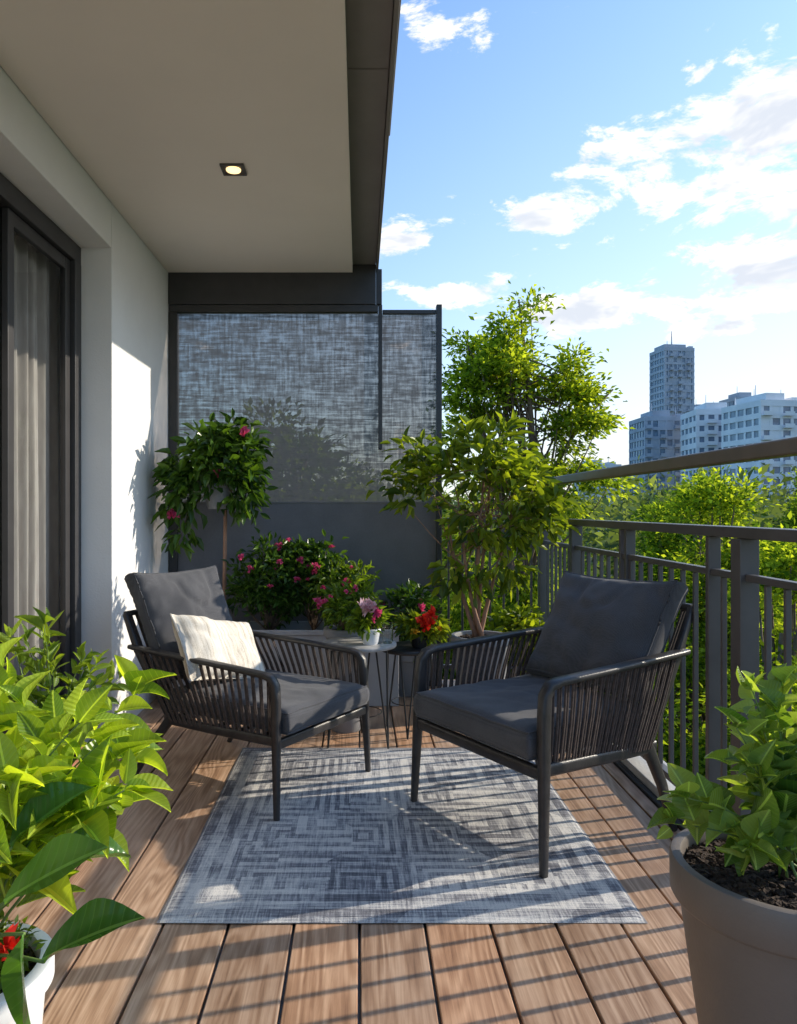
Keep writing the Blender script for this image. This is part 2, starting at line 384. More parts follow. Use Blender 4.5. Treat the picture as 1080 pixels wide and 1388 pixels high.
# ================================================================ RAILING
rl=empty('balcony_railing',(1.4,3,0))
RX=1.40
mb=MB()
mb.box((RX-.035,-1.2,1.195),(RX+.035,5.66,1.235))
mb.box((RX-.02,-1.2,.085),(RX+.02,5.62,.115))
posts=[-.9,.75,2.68,4.78,5.62]
for y in posts: mb.box((RX-.035,y-.035,.046),(RX+.035,y+.035,1.193))
for y in (2.92,3.9,3.82): mb.box((RX-.025,y-.014,.117),(RX+.025,y+.014,1.193))
seg=[(-.865,.715),(.785,2.645),(2.715,4.745),(4.815,5.585)]
for a,b_ in seg:
    mb.box((RX-.016,a,1.04),(RX+.016,b_,1.066))
    n=int(round((b_-a)/.118))
    for i in range(1,n):
        y=a+(b_-a)*i/n
        mb.box((RX-.010,y-.008,.117),(RX+.010,y+.008,1.038))
mb.box((.64,5.60,1.196),(RX-.037,5.65,1.234)); mb.box((.64,5.605,.085),(RX-.042,5.64,.115)); mb.box((.64,5.608,1.04),(RX-.042,5.638,1.066))
for i in range(7): 
    xx=.68+i*.105; mb.box((xx-.008,5.614,.117),(xx+.008,5.632,1.038))
mb.obj('rails_and_balusters',[M_rail],rl,bev=.003)
mb=MB(); mb.box((RX-.02,-1.2,1.475),(RX+.045,5.40,1.53))
for y in (-.9,.75,5.3): mb.box((RX+.0,y-.02,1.237),(RX+.025,y+.02,1.473))
mb.obj('upper_handrail',[M_handrail],rl,bev=.006)

# ================================================================ RUG
def rug_mat():
    m,nt,b=newmat('rug_weave'); tc=N(nt,'ShaderNodeTexCoord'); sx=N(nt,'ShaderNodeSeparateXYZ'); nt.links.new(tc.outputs['Object'],sx.inputs[0])
    x,y=sx.outputs[0],sx.outputs[1]
    ax=math_(nt,'ABSOLUTE',math_(nt,'SUBTRACT',x,.135)); ay=math_(nt,'ABSOLUTE',math_(nt,'SUBTRACT',y,3.15))
    # nested rectangles, repeated medallions, broken by wear
    def nest(px_,py_,wx,wy,freq):
        fx=math_(nt,'ABSOLUTE',math_(nt,'SUBTRACT',math_(nt,'PINGPONG',math_(nt,'ADD',x,px_),wx),wx*.5))
        fy=math_(nt,'ABSOLUTE',math_(nt,'SUBTRACT',math_(nt,'PINGPONG',math_(nt,'ADD',y,py_),wy),wy*.5))
        q=math_(nt,'MAXIMUM',math_(nt,'MULTIPLY',fx,wy/wx),fy)
        return math_(nt,'SINE',math_(nt,'MULTIPLY',q,freq))
    A=nest(10.365,9.01,.62,.56,88.); B=nest(10.06,9.29,.31,.40,120.)
    cheb=math_(nt,'MAXIMUM',ax,math_(nt,'MULTIPLY',ay,.92))
    Bd=math_(nt,'SINE',math_(nt,'MULTIPLY',cheb,75.))
    def mp(s):
        q=N(nt,'ShaderNodeMapping'); q.inputs['Scale'].default_value=s; nt.links.new(tc.outputs['Object'],q.inputs[0]); return q.outputs[0]
    outer=math_(nt,'GREATER_THAN',cheb,.60)
    bl=N(nt,'ShaderNodeTexVoronoi',distance='CHEBYCHEV'); bl.inputs['Scale'].default_value=1; bl.inputs['Randomness'].default_value=.8; nt.links.new(mp((4.2,3.4,1)),bl.inputs['Vector'])
    bs=N(nt,'ShaderNodeSeparateColor'); nt.links.new(bl.outputs['Color'],bs.inputs[0])
    selAB=math_(nt,'GREATER_THAN',bs.outputs[1],.45)
    inner=math_(nt,'ADD',math_(nt,'MULTIPLY',A,selAB),math_(nt,'MULTIPLY',B,math_(nt,'SUBTRACT',1.0,selAB)))
    pat=math_(nt,'ADD',math_(nt,'MULTIPLY',Bd,outer),math_(nt,'MULTIPLY',inner,math_(nt,'SUBTRACT',1.0,outer)))
    pat=math_(nt,'SIGN',pat)
    tx=noisen(nt,mp((3,70,1)),2,3,.7); ty=noisen(nt,mp((70,4,1)),2,3,.7); big=noisen(nt,tc.outputs['Object'],2.2,4,.6); fine=noisen(nt,tc.outputs['Object'],260,1)
    wear=noisen(nt,tc.outputs['Object'],10,4,.7); wearc=ramp(nt,wear,[(.36,(.1,)*3),(.56,(1,)*3)])
    f=math_(nt,'ADD',math_(nt,'MULTIPLY',math_(nt,'MULTIPLY',pat,wearc),.085),math_(nt,'ADD',math_(nt,'MULTIPLY',tx,.50),math_(nt,'MULTIPLY',ty,.50)))
    f=math_(nt,'ADD',f,math_(nt,'MULTIPLY',math_(nt,'SUBTRACT',big,.5),.42))
    f=math_(nt,'ADD',f,math_(nt,'MULTIPLY',math_(nt,'SUBTRACT',bs.outputs[0],.5),.12))
    c=ramp(nt,f,[(.27,(.12,.122,.14)),(.42,(.27,.27,.295)),(.50,(.50,.495,.50)),(.64,(.78,.75,.71))])
    c=mixc(nt,.35,c,ramp(nt,fine,[(.3,(.5,.5,.5)),(.7,(1,1,1))]),'MULTIPLY')
    ed=math_(nt,'MAXIMUM',math_(nt,'GREATER_THAN',ay,.838),math_(nt,'GREATER_THAN',ax,.761))
    c=mixc(nt,math_(nt,'MULTIPLY',ed,.7),c,(.12,.12,.14))
    nt.links.new(c,b.inputs['Base Color']); b.inputs['Roughness'].default_value=.97; b.inputs['Specular IOR Level'].default_value=.1
    bump(nt,b,math_(nt,'ADD',fine,math_(nt,'MULTIPLY',tx,.8)),.6,.004); return m
mb=MB(); nx,ny=60,66; vs=[];fs=[]
for j in range(ny+1):
    for i in range(nx+1):
        u=i/nx;w=j/ny; X=-.635+1.54*u; Y=2.31+1.70*w
        z=.012+.0025*noise.noise(Vector((X*3,Y*3,0)))+(.004*max(0,noise.noise(Vector((X*1.5,Y*.7,4)))))
        e=min(u,1-u)*nx; e2=min(w,1-w)*ny
        if e<1 or e2<1: z=.003
        X+=.004*noise.noise(Vector((Y*4,0,2))); Y+=.004*noise.noise(Vector((X*4,7,2)))
        vs.append((X,Y,z))
for j in range(ny):
    for i in range(nx):
        a=j*(nx+1)+i; fs.append((a,a+1,a+nx+2,a+nx+1))
mb.add(vs,fs); mb.obj('area_rug',[rug_mat()],smooth=True)

# ================================================================ CHAIRS
def cushion_mesh(name,w,d,h,mat,parent,M,puff=.02,pinch=0.0,seed=0,edge=.03,pillow=False,n=36,wr=.006,bulge=0):
    vs=[];fs=[];idx={}
    def put(i,j,k):
        key=(i,j,k)
        if key in idx: return idx[key]
        u=2*i/n-1; v=2*j/n-1; t=k/4*2-1
        if pillow:
            pr=(max(0,(1-u**4)*(1-v**4)))**.42
            x=w/2*u*(1-.07*(1-v*v)*u*u*1.0-.0); y=d/2*v*(1-.10*(1-u*u)*v*v)
            z=h/2*pr*t
        else:
            ex=min(1,(1-abs(u))*w/2/edge); ey=min(1,(1-abs(v))*d/2/edge)
            rnd=min(math.sqrt(max(0,1-(1-ex)**2)),math.sqrt(max(0,1-(1-ey)**2)))
            side=math.sqrt(max(0,1-t*t))
            x=w/2*u*(1+ .03*side); y=d/2*v*(1+.03*side)
            hh=h/2-edge*.45*(1-rnd)+puff*(1-u*u)*(1-v*v)
            z=hh*t
            c=abs(u)*abs(v); x*=1+pinch*(c**6); y*=1+pinch*(c**6)
            x*=1-.025*(1-v*v)*(abs(u)); 
            if v>0: y+=bulge*(1-u*u)*v**3
        q=Vector((x*6+seed,y*6,z*6)); 
        ridge=abs(noise.noise(q*.8+Vector((3,1,5)))); r2=abs(noise.noise(q*1.7+Vector((8,2,5))))
        z+=(wr*(noise.noise(q)+.5*noise.noise(q*2.3))-wr*1.4*max(0,.22-ridge)*2.2-wr*.8*max(0,.15-r2)*2.5)*(1 if t>.5 else -.6 if t<-.5 else .3)*(1-max(abs(u),abs(v))**8*.6)
        idx[key]=len(vs); vs.append(M@Vector((x,y,z))); return idx[key]
    for i in range(n):
        for j in range(n):
            fs.append((put(i,j,4),put(i+1,j,4),put(i+1,j+1,4),put(i,j+1,4)))
            fs.append((put(i,j,0),put(i,j+1,0),put(i+1,j+1,0),put(i+1,j,0)))
    for k in range(4):
        for i in range(n):
            fs.append((put(i,0,k),put(i+1,0,k),put(i+1,0,k+1),put(i,0,k+1)))
            fs.append((put(i+1,n,k),put(i,n,k),put(i,n,k+1),put(i+1,n,k+1)))
            fs.append((put(0,i+1,k),put(0,i,k),put(0,i,k+1),put(0,i+1,k+1)))
            fs.append((put(n,i,k),put(n,i+1,k),put(n,i+1,k+1),put(n,i,k+1)))
    b=MB(); b.add(vs,fs)
    ob=b.obj(name,[mat],parent,False); ob.data.polygons.foreach_set('use_smooth',[True]*len(ob.data.polygons))
    p=MB(); loops=(4,0) if not pillow else (2,)
    for k in loops:
        pts=[(i,0) for i in range(n)]+[(n,j) for j in range(n)]+[(n-i,n) for i in range(n)]+[(0,n-j) for j in range(n+1)]
        pp=[vs[put(i,j,k)] for i,j in pts]; p.tube(pp,.0042 if not pillow else .003,6)
    p.obj(name+'_piping',[mat],parent,True)
    return ob
def chair(name,loc,th,sc,ya,yf,bh,yb,seed,cw,cx=0,tilt=30):
    e=empty(name,loc,False); e.rotation_euler=(0,0,math.radians(th)); e.scale=(sc,)*3
    f=MB()
    for s in (-1,1):
        pts=[(s*.392,-.405,0),(s*.380,-.392,.36),(s*.374,-.385,.56),(s*.372,-.378,.635),(s*.371,-.355,.668),(s*.371,-.31,.679),(s*.371,0,.693),(s*.368,ya-.05,.712),(s*.362,ya,.713)]
        sz=[(.012,.014),(.017,.022),(.019,.024),(.021,.022),(.024,.017),(.027,.014),(.028,.013),(.025,.013),(.022,.012)]
        f.sweep(pts,sz,(1,0,0),12)
        f.sweep([(s*.342,yb,.335),(s*.350,ya-.04,.70),(s*.338,ya+.075,.885)],[(.017,.022),(.016,.020),(.014,.015)],(1,0,0),12)
        f.sweep([(s*.345,yb,.375),(s*.352,(yb+yf)/2+.02,.19),(s*.372,yf,0)],[(.017,.028),(.016,.022),(.012,.014)],(1,0,0),12)
        f.sweep([(s*.368,-.40,.372),(s*.358,0,.358),(s*.345,yb+.05,.350)],[(.015,.024)]*3,(1,0,0),12)
    f.sweep([(-.37,-.392,.36),(.37,-.392,.36)],(.024,.016),(0,0,1),12)
    f.sweep([(-.345,yb,.35),(.345,yb,.35)],(.024,.016),(0,0,1),12)
    f.sweep([(-.340,ya+.075,.885),(0,ya+.095,.89),(.340,ya+.075,.885)],(.015,.015),(0,0,1),12)
    for y in (-.25,-.1,.05): f.sweep([(-.35,y,.362),(.35,y,.362)],(.008,.025),(0,0,1),8)
    f.obj('frame',[M_chair],e,True)
    r=MB(); nn=19
    for s in (-1,1):
        for i in range(nn):
            t=(i+.5)/nn
            y1=-.36+(ya+.30)*t; z1=.68+.03*t
            y0=-.37+(yb+.38)*t; z0=.362
            for o in (-.006,.006):
                r.tube([(s*.365,y0+o*1.1,z0-.012),(s*.374,(y0+y1)/2+o,(z0+z1)/2),(s*.371,y1+o,z1)],.0050,6)
    for i in range(15):
        xx=-.30+.6*i/14
        for o in (-.006,.006): r.tube([(xx+o,yb+.01,.36),(xx+o,ya-.02,.70),(xx+o,ya+.085,.885)],.0050,6)
    r.obj('woven_ropes',[M_rope],e,True)
    sd=yb+.46
    cushion_mesh('seat_cushion',.675,sd,.125,M_cush,e,Matrix.Translation((0,-.425+sd/2,.455)),.018,.010,seed,wr=.010)
    t=math.radians(tilt)
    L=(bh-.50)/math.cos(t); top=Vector((cx,ya+.075-.02,.885)); 
    cen=top+Vector((0,math.sin(t),math.cos(t)))*((bh-.885)/math.cos(t)-L/2)+Vector((0,-math.cos(t)*.085,math.sin(t)*.085))
    Mx=Matrix.Translation(cen)@Matrix.Rotation(math.pi/2-t,4,'X')
    cushion_mesh('back_cushion',cw,L,.13,M_cush,e,Mx,.055,.035,seed+5,.05,wr=.021,bulge=-.008)
    return e
ch1=chair('lounge_chair',(-.445,3.54,0),56,.88,.68,.64,1.05,.36,1,.62,0,27)
ch2=chair('lounge_chair',(.79,3.13,0),-58.9,1.0,.43,.34,.93,.20,9,.60,.03,30)
Mx=Matrix.Translation((-.10,.25,.70))@Matrix.Rotation(math.radians(4),4,'Z')@Matrix.Rotation(math.radians(12),4,'Y')@Matrix.Rotation(math.radians(58),4,'X')
pe=empty('throw_pillow',ch1.location,False); pe.rotation_euler=ch1.rotation_euler; pe.scale=ch1.scale
cushion_mesh('pillow',.64,.38,.17,M_pil,pe,Mx,pillow=True,seed=3,wr=.02)

# ================================================================ POTS helper
def pot(name,c,rt,rb,h,mat,parent=None,rim=.012,soil=True,wall=.015):
    m=MB(); x,y,z=c
    prof=[(0,0),(rb*.96,0),(rb,.01)]
    for i in range(1,8):
        t=i/8; prof.append((rb+(rt-rb)*t**.8,h*t))
    prof+=[(rt,h-.05 if h>.2 else h*.85),(rt+rim,h-.045 if h>.2 else h*.87),(rt+rim,h-.004),(rt+rim-.004,h),(rt-wall,h),(rt-wall-.003,h-.006),(rt-wall-.006,h-.05)]
    m.lathe(prof,c,56,0)
    o=m.obj(name,[mat],parent,True)
    if soil:
        s=MB(); vs=[(x,y,z+h-.03)];fs=[];K=10;n=40
        for k in range(1,K+1):
            for a in range(n):
                r=(rt-wall-.003)*k/K; an=2*math.pi*a/n
                vs.append((x+r*math.cos(an),y+r*math.sin(an),z+h-.03+.012*noise.noise(Vector((r*40*math.cos(an),r*40*math.sin(an),1)))))
        for a in range(n): fs.append((0,1+a,1+(a+1)%n))
        for k in range(K-1):
            for a in range(n):
                p=1+k*n+a;q=1+k*n+(a+1)%n; fs.append((p,p+n,q+n,q))
        s.add(vs,fs)
        rr=random.Random(int(x*1000)); 
        for i in range(int(2600*rt)):
            an=rr.random()*6.28; r=(rt-wall-.012)*math.sqrt(rr.random()); q=rr.uniform(.003,.009)
            cx,cy=x+r*math.cos(an),y+r*math.sin(an); Mz=Matrix.Translation((cx,cy,z+h-.026+q*.4))@Matrix.Rotation(rr.random()*3,4,'Z')@Matrix.Rotation(rr.random()*3,4,'X')
            s.box((-q,-q*.6,-q*.4),(q,q*.6,q*.4),0,Mz)
        s.obj('soil',[M_soil],parent)
    return o
T1=template(1,.5,.10,.12)
T3=template(3,.42,.5,.18)
TH=template(7,.74,.4,.22,.33)
TP=template(3,.8,.8,-.25,.6)
def flower(parts,c,size,mi,n=14,rng=RNG,up=(0,-.3,.6)):
    c=np.array(c); D=nrm(rng.normal(size=(n,3))+np.array(up)); S=size*(.7+.5*rng.random(n))
    V,F,C=leafarrays(np.repeat(c[None],n,0),D,S,TP,tilt=1.0,rng=rng); parts.append((V,F,C,mi))

# ================================================================ POTTED TREE (mid)
pt=empty('potted_tree',(.79,4.8,0))
pot('pot',(.79,4.8,.0),.185,.13,.48,M_greypot,pt)
w=MB(); rng=np.random.default_rng(3)
base=np.array((.77,4.8,.45)); stems=[(.66,4.75,1.25),(.86,4.85,1.40),(.80,4.72,1.55),(.58,4.8,1.20),(.98,4.82,1.20)]
spts=[]
for s in stems:
    p=bez(base+rng.normal(size=3)*[.015,.015,0],(base*.5+np.array(s)*.5)+[rng.normal()*.03-.02,0,-.06],s,9); w.tube(p,[.017-.0013*i for i in range(9)],7,1); spts.append(p)
cc=np.concatenate([sample_ell((.90,4.75,1.50),(.28,.25,.26),13,rng,.35),sample_ell((.52,4.7,1.58),(.20,.18,.20),6,rng,.3),sample_ell((1.07,4.75,1.20),(.20,.20,.22),8,rng,.4),sample_ell((.66,4.7,1.22),(.16,.16,.14),4,rng,.3),sample_ell((.60,4.75,.86),(.10,.10,.14),2,rng,.2),sample_ell((.98,4.72,.92),(.10,.10,.12),2,rng,.2),[(.24,4.7,1.50),(.32,4.68,1.66),(.28,4.7,1.36),(1.18,4.7,1.36),(.92,4.7,1.78),(.70,4.7,1.75)]])
def st2(r):
    p=spts[r.integers(5)]; return p[r.integers(5,9)]
branches(w,st2,cc,.006,1,.2,rng)
V,F,C=clumpleaves(cc,.105,30,.092,T3,rng,.35,(.79,4.8,1.2),flat=.45)
leafobj('foliage',[(V,F,C,0)],[L_pot,bark_red],pt,w)

# ================================================================ BIG AIRY TREE outside
GZ=-9.0
w=MB(); rng=np.random.default_rng(5)
w.sweep([(1.9,8.3,GZ),(1.8,8.25,-3),(1.75,8.2,0),(1.6,8.2,1.4)],[(.16,.16),(.11,.11),(.06,.06),(.04,.04)],None,8,1,1)
w.tube([(1.75,8.2,0),(1.95,8.15,1.6),(1.85,8.1,2.7),(1.75,8.1,3.6)],[.05,.04,.028,.01],7,1)
w.tube([(1.6,8.2,1.4),(1.3,8.2,2.4),(1.2,8.2,3.2)],[.04,.025,.01],7,1)
w.tube([(1.95,8.15,1.4),(2.4,8.1,2.2),(2.75,8.0,2.6)],[.03,.02,.008],7,1)
cc=np.concatenate([sample_ell((1.75,8.2,2.95),(.50,.5,.65),24,rng,.3),sample_ell((1.16,8.2,2.65),(.34,.4,.8),17,rng,.3),sample_ell((2.35,8.1,2.35),(.42,.4,.65),20,rng,.3),sample_ell((2.0,8.2,1.6),(.85,.4,.5),20,rng,.3),sample_ell((1.6,8.2,0.3),(.9,.5,.9),24,rng,.3)])
def st(r):
    t=r.random(); return (1.75+.25*math.sin(t*5),8.15,.3+2.8*t)
branches(w,st,cc,.016,1,.2,rng)
V,F,C=clumpleaves(cc,.21,185,.068,template(1,.5,.1,.12),rng,.3,(1.8,8.2,1.8),flat=.26)
leafobj('leafy_tree',[(V,F,C,0)],[L_bright,bark],None,w)

# ================================================================ generic background trees
def bgtree_mesh(seed,leaf,nper,shape):
    rng=np.random.default_rng(seed); w=MB()
    w.sweep([(0,0,0),(.1,0,3),(0,.1,6),(.1,0,8.5)],[(.2,.2),(.15,.15),(.1,.1),(.04,.04)],None,8,1,1)
    cc=[]
    for c,r,n in shape: cc.append(sample_ell(c,r,n,rng,.6))
    cc=np.concatenate(cc)
    branches(w,lambda r:(0,0,2.5+5*r.random()),cc,.06,1,.2,rng,4)
    V,F,C=clumpleaves(cc,.44,nper,leaf,T1,rng,.25,(0,0,6),flat=.34)
    return V,F,C,w
protos=[]
for sd,mt,shp in ((21,L_treef,[((0,0,5.6),(2.1,2.1,2.6),60),((.4,.2,8.1),(1.2,1.2,1.6),26),((-1.2,.2,7.0),(1.1,1.1,1.1),16)]),
              (22,L_bright,[((0,0,5.2),(1.8,1.8,2.6),52),((0,0,8.3),(.8,.8,1.7),22),((1.1,-.4,6.6),(1.0,1.0,1.2),16)]),
              (23,L_deep,[((0,0,5.6),(2.2,2.0,2.4),60),((-.6,.3,8.2),(1.1,1.1,1.3),20),((1.0,.2,7.6),(1.0,1.0,1.2),16)])):
    V,F,C,w=bgtree_mesh(sd,.12,250,shp)
    o=leafobj('deciduous_tree',[(V,F,C,0)],[mt,bark],None,w); protos.append(o)
def place(o,x,y,top,s,rz):
    o.location=(x,y,top-9.9*s); o.scale=(s,s,s); o.rotation_euler=(0,0,rz)
spots=[(4.9,8.0,-.6,.9,0.3,1),(6.6,6.2,-1.2,.85,1.9,2),(3.4,11.5,.5,.95,2.2,0),(6.4,11.2,.8,1.0,.9,1),(9.4,10.2,.8,1.0,4,1),
 (3.9,15.5,1.1,1.0,3.3,0),(7.6,15.8,1.9,1.05,5,1),(11.6,16,1.3,1.05,1.2,2),(5.2,22,1.5,1.1,.2,1),(10.2,22,2.4,1.15,2.9,0),(15.5,23,2.2,1.2,4.4,1),(19.0,26,3.4,1.3,.4,2),
 (8,31,2.0,1.2,3.4,1),(15,33,3.0,1.25,2,2),(22,35,3.7,1.3,1,0),(0.6,13,1.8,1.0,2.4,2),(-1.7,10,3.0,1.05,3.9,2),(-4.2,11.5,2.3,1.0,.7,2),(-.6,17,2.6,1.1,5.1,0),(2.7,7.2,-2.0,.8,2.7,2),(4.6,4.8,-2.6,.8,4.1,2),(4.1,2.4,-3.0,.75,.6,1)]
used=[0,0,0]
for i,(x,y,top,s,rz,k) in enumerate(spots):
    if used[k]==0: o=protos[k]; used[k]=1
    else:
        o=bpy.data.objects.new('deciduous_tree',protos[k].data); COL.objects.link(o)
    place(o,x,y,top,s,rz)
rng=np.random.default_rng(40); cen=[]
for i in range(420):
    y=rng.uniform(45,175); x=rng.uniform(-.25,.85)*y; cen.append((x,y,-3.5+rng.normal()*.9+ (y-45)*.035))
cen=np.array(cen)
V,F,C=clumpleaves(cen,5.5,130,1.0,T1,rng,.2)
leafobj('distant_trees',[(V,F,C,0)],[leafmat('leaf_far',(.05,.08,.045),(.17,.22,.09),.4,far=True)])

# ================================================================ small plants
def bush(name,stem,ell,ncl,nper,leaf,mat,rc,T=T3,seed=1,woodr=.005,bmat=None,fl=None,nfl=0,fsize=.03,par_=None,droop=.3):
    rng=np.random.default_rng(seed); w=MB(); parts=[]
    cc=np.concatenate([sample_ell(e[0],e[1],max(2,int(ncl*e[2])),rng,.4) for e in ell])
    branches(w,stem,cc,woodr,1,.2,rng)
    V,F,C=clumpleaves(cc,rc,nper,leaf,T,rng,droop,stem); parts.append((V,F,C,0)); mats=[mat,bmat or bark]
    if fl:
        for j,(fm,cnt) in enumerate(fl):
            mats.append(fm)
            for q in range(cnt):
                e=ell[rng.integers(len(ell))]; d=rng.normal(size=3); d[1]=-abs(d[1]); d[2]=abs(d[2])*.8; d=d/np.linalg.norm(d)
                c=np.array(e[0])+d*(np.array(e[1])+rc*.7); flower(parts,c,fsize*(.7+.6*rng.random()),2+j,12,rng)
    return leafobj(name,parts,mats,par_,w)
sp=empty('plant_on_stand',(-.95,5.05,0))
m=MB(); m.tube([(-.92,5.06,0),(-.925,5.05,.7),(-.915,5.04,1.30)],[.016,.014,.012],8); m.lathe([(0,0),(.14,0),(.14,.015),(0,.02)],(-.92,5.06,0),28)
m.obj('stand',[bark_red],sp,True)
pot('pot',(-.955,5.0,1.30),.10,.075,.17,M_greypot,sp,.006)
bush('foliage',(-.955,5.0,1.46),[((-.93,4.98,1.68),(.20,.2,.24),.5),((-1.12,4.95,1.52),(.13,.12,.20),.2),((-1.20,4.95,1.20),(.035,.05,.16),.08),((-.76,4.95,1.50),(.10,.12,.22),.22)],44,26,.092,L_dark,.085,seed=8,fl=[(M_pink,4)],fsize=.034,par_=sp,droop=.6)
pb=empty('planter_box',(-.35,5.1,0))
m=MB(); 
def tray(m,x0,x1,y0,y1,z0,z1,t=.02):
    m.box((x0,y0,z0),(x1,y0+t,z1)); m.box((x0,y1-t,z0),(x1,y1,z1)); m.box((x0,y0+t,z0),(x0+t,y1-t,z1-.001)); m.box((x1-t,y0+t,z0),(x1,y1-t,z1-.001)); m.box((x0+t,y0+t,z0),(x1-t,y1-t,z1-.06),1)
    m.box((x0-.012,y0-.012,z1-.03),(x1+.012,y0-.0005,z1+.004))
tray(m,-.86,.26,4.86,5.28,0.0,.50); m.obj('box',[M_planter,M_soil],pb,bev=.004)
bush('flowering_bush',(-.62,5.1,.45),[((-.64,5.08,.78),(.26,.16,.28),1)],52,34,.055,L_dark,.075,seed=12,fl=[(M_pink,8)],fsize=.024)
bush('flowering_bush',(-.32,5.15,.45),[((-.36,5.1,.86),(.18,.14,.28),1)],34,34,.055,L_dark,.075,seed=13,fl=[(M_pink,5)],fsize=.024)
bush('flowering_bush',(-.05,5.0,.45),[((-.10,4.98,.70),(.22,.14,.21),1)],40,32,.055,L_tree,.075,seed=14,fl=[(M_pink,7)],fsize=.024)
bush('flowering_bush',(.36,5.2,.2),[((.36,5.15,.55),(.16,.14,.26),1)],26,32,.055,L_dark,.075,seed=15,fl=[(M_pink,2)],fsize=.028)
bush('leafy_shrub',(1.05,5.25,.1),[((1.1,5.2,.35),(.26,.2,.24),1)],34,34,.07,L_pot,.09,seed=16)
fp=empty('floor_planter',(.36,5.18,0)); pot('pot',(.36,5.2,0),.15,.12,.3,M_greypot,fp)
fp=empty('floor_planter',(1.08,5.2,0)); pot('pot',(1.08,5.22,0),.17,.13,.22,M_greypot,fp)
bush('red_flower_plant',(-1.2,4.9,.5),[((-1.2,4.9,.68),(.08,.08,.1),1)],10,24,.05,L_dark,.06,seed=17,fl=[(M_red,4)],fsize=.035)
fp=empty('floor_planter',(-1.2,4.9,0)); pot('pot',(-1.2,4.9,0),.11,.09,.56,M_greypot,fp)

def table(name,c,r,h,mat,n=3,th=.022,rot=0):
    e=empty(name,(c[0],c[1],0)); m=MB(); x,y=c
    m.lathe([(0,0),(r-.004,0),(r,.004),(r,th-.004),(r-.004,th),(0,th)],(x,y,h-th),56); m.obj('top',[mat],e,True)
    l=MB()
    for i in range(n):
        a=rot+2*math.pi*i/n; ca,sa=math.cos(a),math.sin(a); 
        for da in (-.16,.16):
            c2,s2=math.cos(a+da*2.2),math.sin(a+da*2.2)
            l.tube([(x+r*.75*c2,y+r*.75*s2,h-th),(x+r*.92*ca,y+r*.92*sa,.006)],.0055,8)
    K=24; l.tube([(x+r*.76*math.cos(2*math.pi*i/K),y+r*.76*math.sin(2*math.pi*i/K),h-th-.004) for i in range(K+1)],.0055,6)
    l.tube([(x+r*.6*math.cos(2*math.pi*i/K),y+r*.6*math.sin(2*math.pi*i/K),.18) for i in range(K+1)],.003,6)
    l.obj('legs',[M_black],e,True); return e
M_top=simple('table_top_stone',(.36,.35,.34),.5,.25,12,.1,80)
table('side_table',(.0,4.08),.205,.565,M_top,3,rot=-.6)
table('side_table',(.29,4.30),.17,.50,M_black,3,rot=.4)
fpot=empty('flower_pot',(.06,4.0,.565)); pot('pot',(.06,4.02,.566),.055,.042,.085,M_whitepot,fpot,.003,wall=.006)
bush('foliage',(.06,4.02,.63),[((.05,4.02,.70),(.075,.07,.045),1)],14,26,.05,L_tree,.04,seed=30,fl=[(M_pink,2)],fsize=.022,par_=fpot)
pp=[]; 
for c in ((.035,3.94,.765),(.055,3.95,.775),(.045,3.93,.755)): flower(pp,c,.036,0,22,RNG)
leafobj('pink_bloom',pp,[M_blush],fpot)
bush('flowering_bush',(-.1,4.3,.6),[((-.06,4.32,.72),(.15,.10,.11),1)],20,28,.05,L_tree,.055,seed=31,fl=[(M_pink,8)],fsize=.020,par_=None)
fp=empty('floor_planter',(-.08,4.34,0)); pot('pot',(-.08,4.36,0),.12,.09,.6,M_greypot,fp)
fpot=empty('flower_pot',(.33,4.24,.5)); pot('pot',(.35,4.26,.501),.06,.045,.075,M_black,fpot,.003,wall=.006)
bush('foliage',(.35,4.26,.56),[((.36,4.26,.62),(.10,.08,.045),1)],16,24,.055,L_pot,.045,seed=32,par_=fpot)
pp=[]
for c in ((.36,4.16,.665),(.40,4.17,.655),(.37,4.15,.635),(.41,4.2,.69)): flower(pp,c,.034,0,18,RNG)
for c in ((.31,4.17,.60),(.45,4.2,.61)): flower(pp,c,.026,1,14,RNG)
leafobj('red_blooms',pp,[M_red,M_yel],fpot)
gg,nt,b=newmat('clear_glass'); b.inputs['Transmission Weight'].default_value=1; b.inputs['Roughness'].default_value=.02
nt.links.new(ramp(nt,noisen(nt,coords(nt),5),[(0,(.88,.93,.93)),(1,(.95,.97,.97))]),b.inputs['Base Color'])
m=MB(); m.lathe([(0,0),(.028,0),(.034,.11),(.032,.11),(.026,.006),(0,.006)],(.155,4.05,.566),32); m.obj('drinking_glass',[gg],None,True)

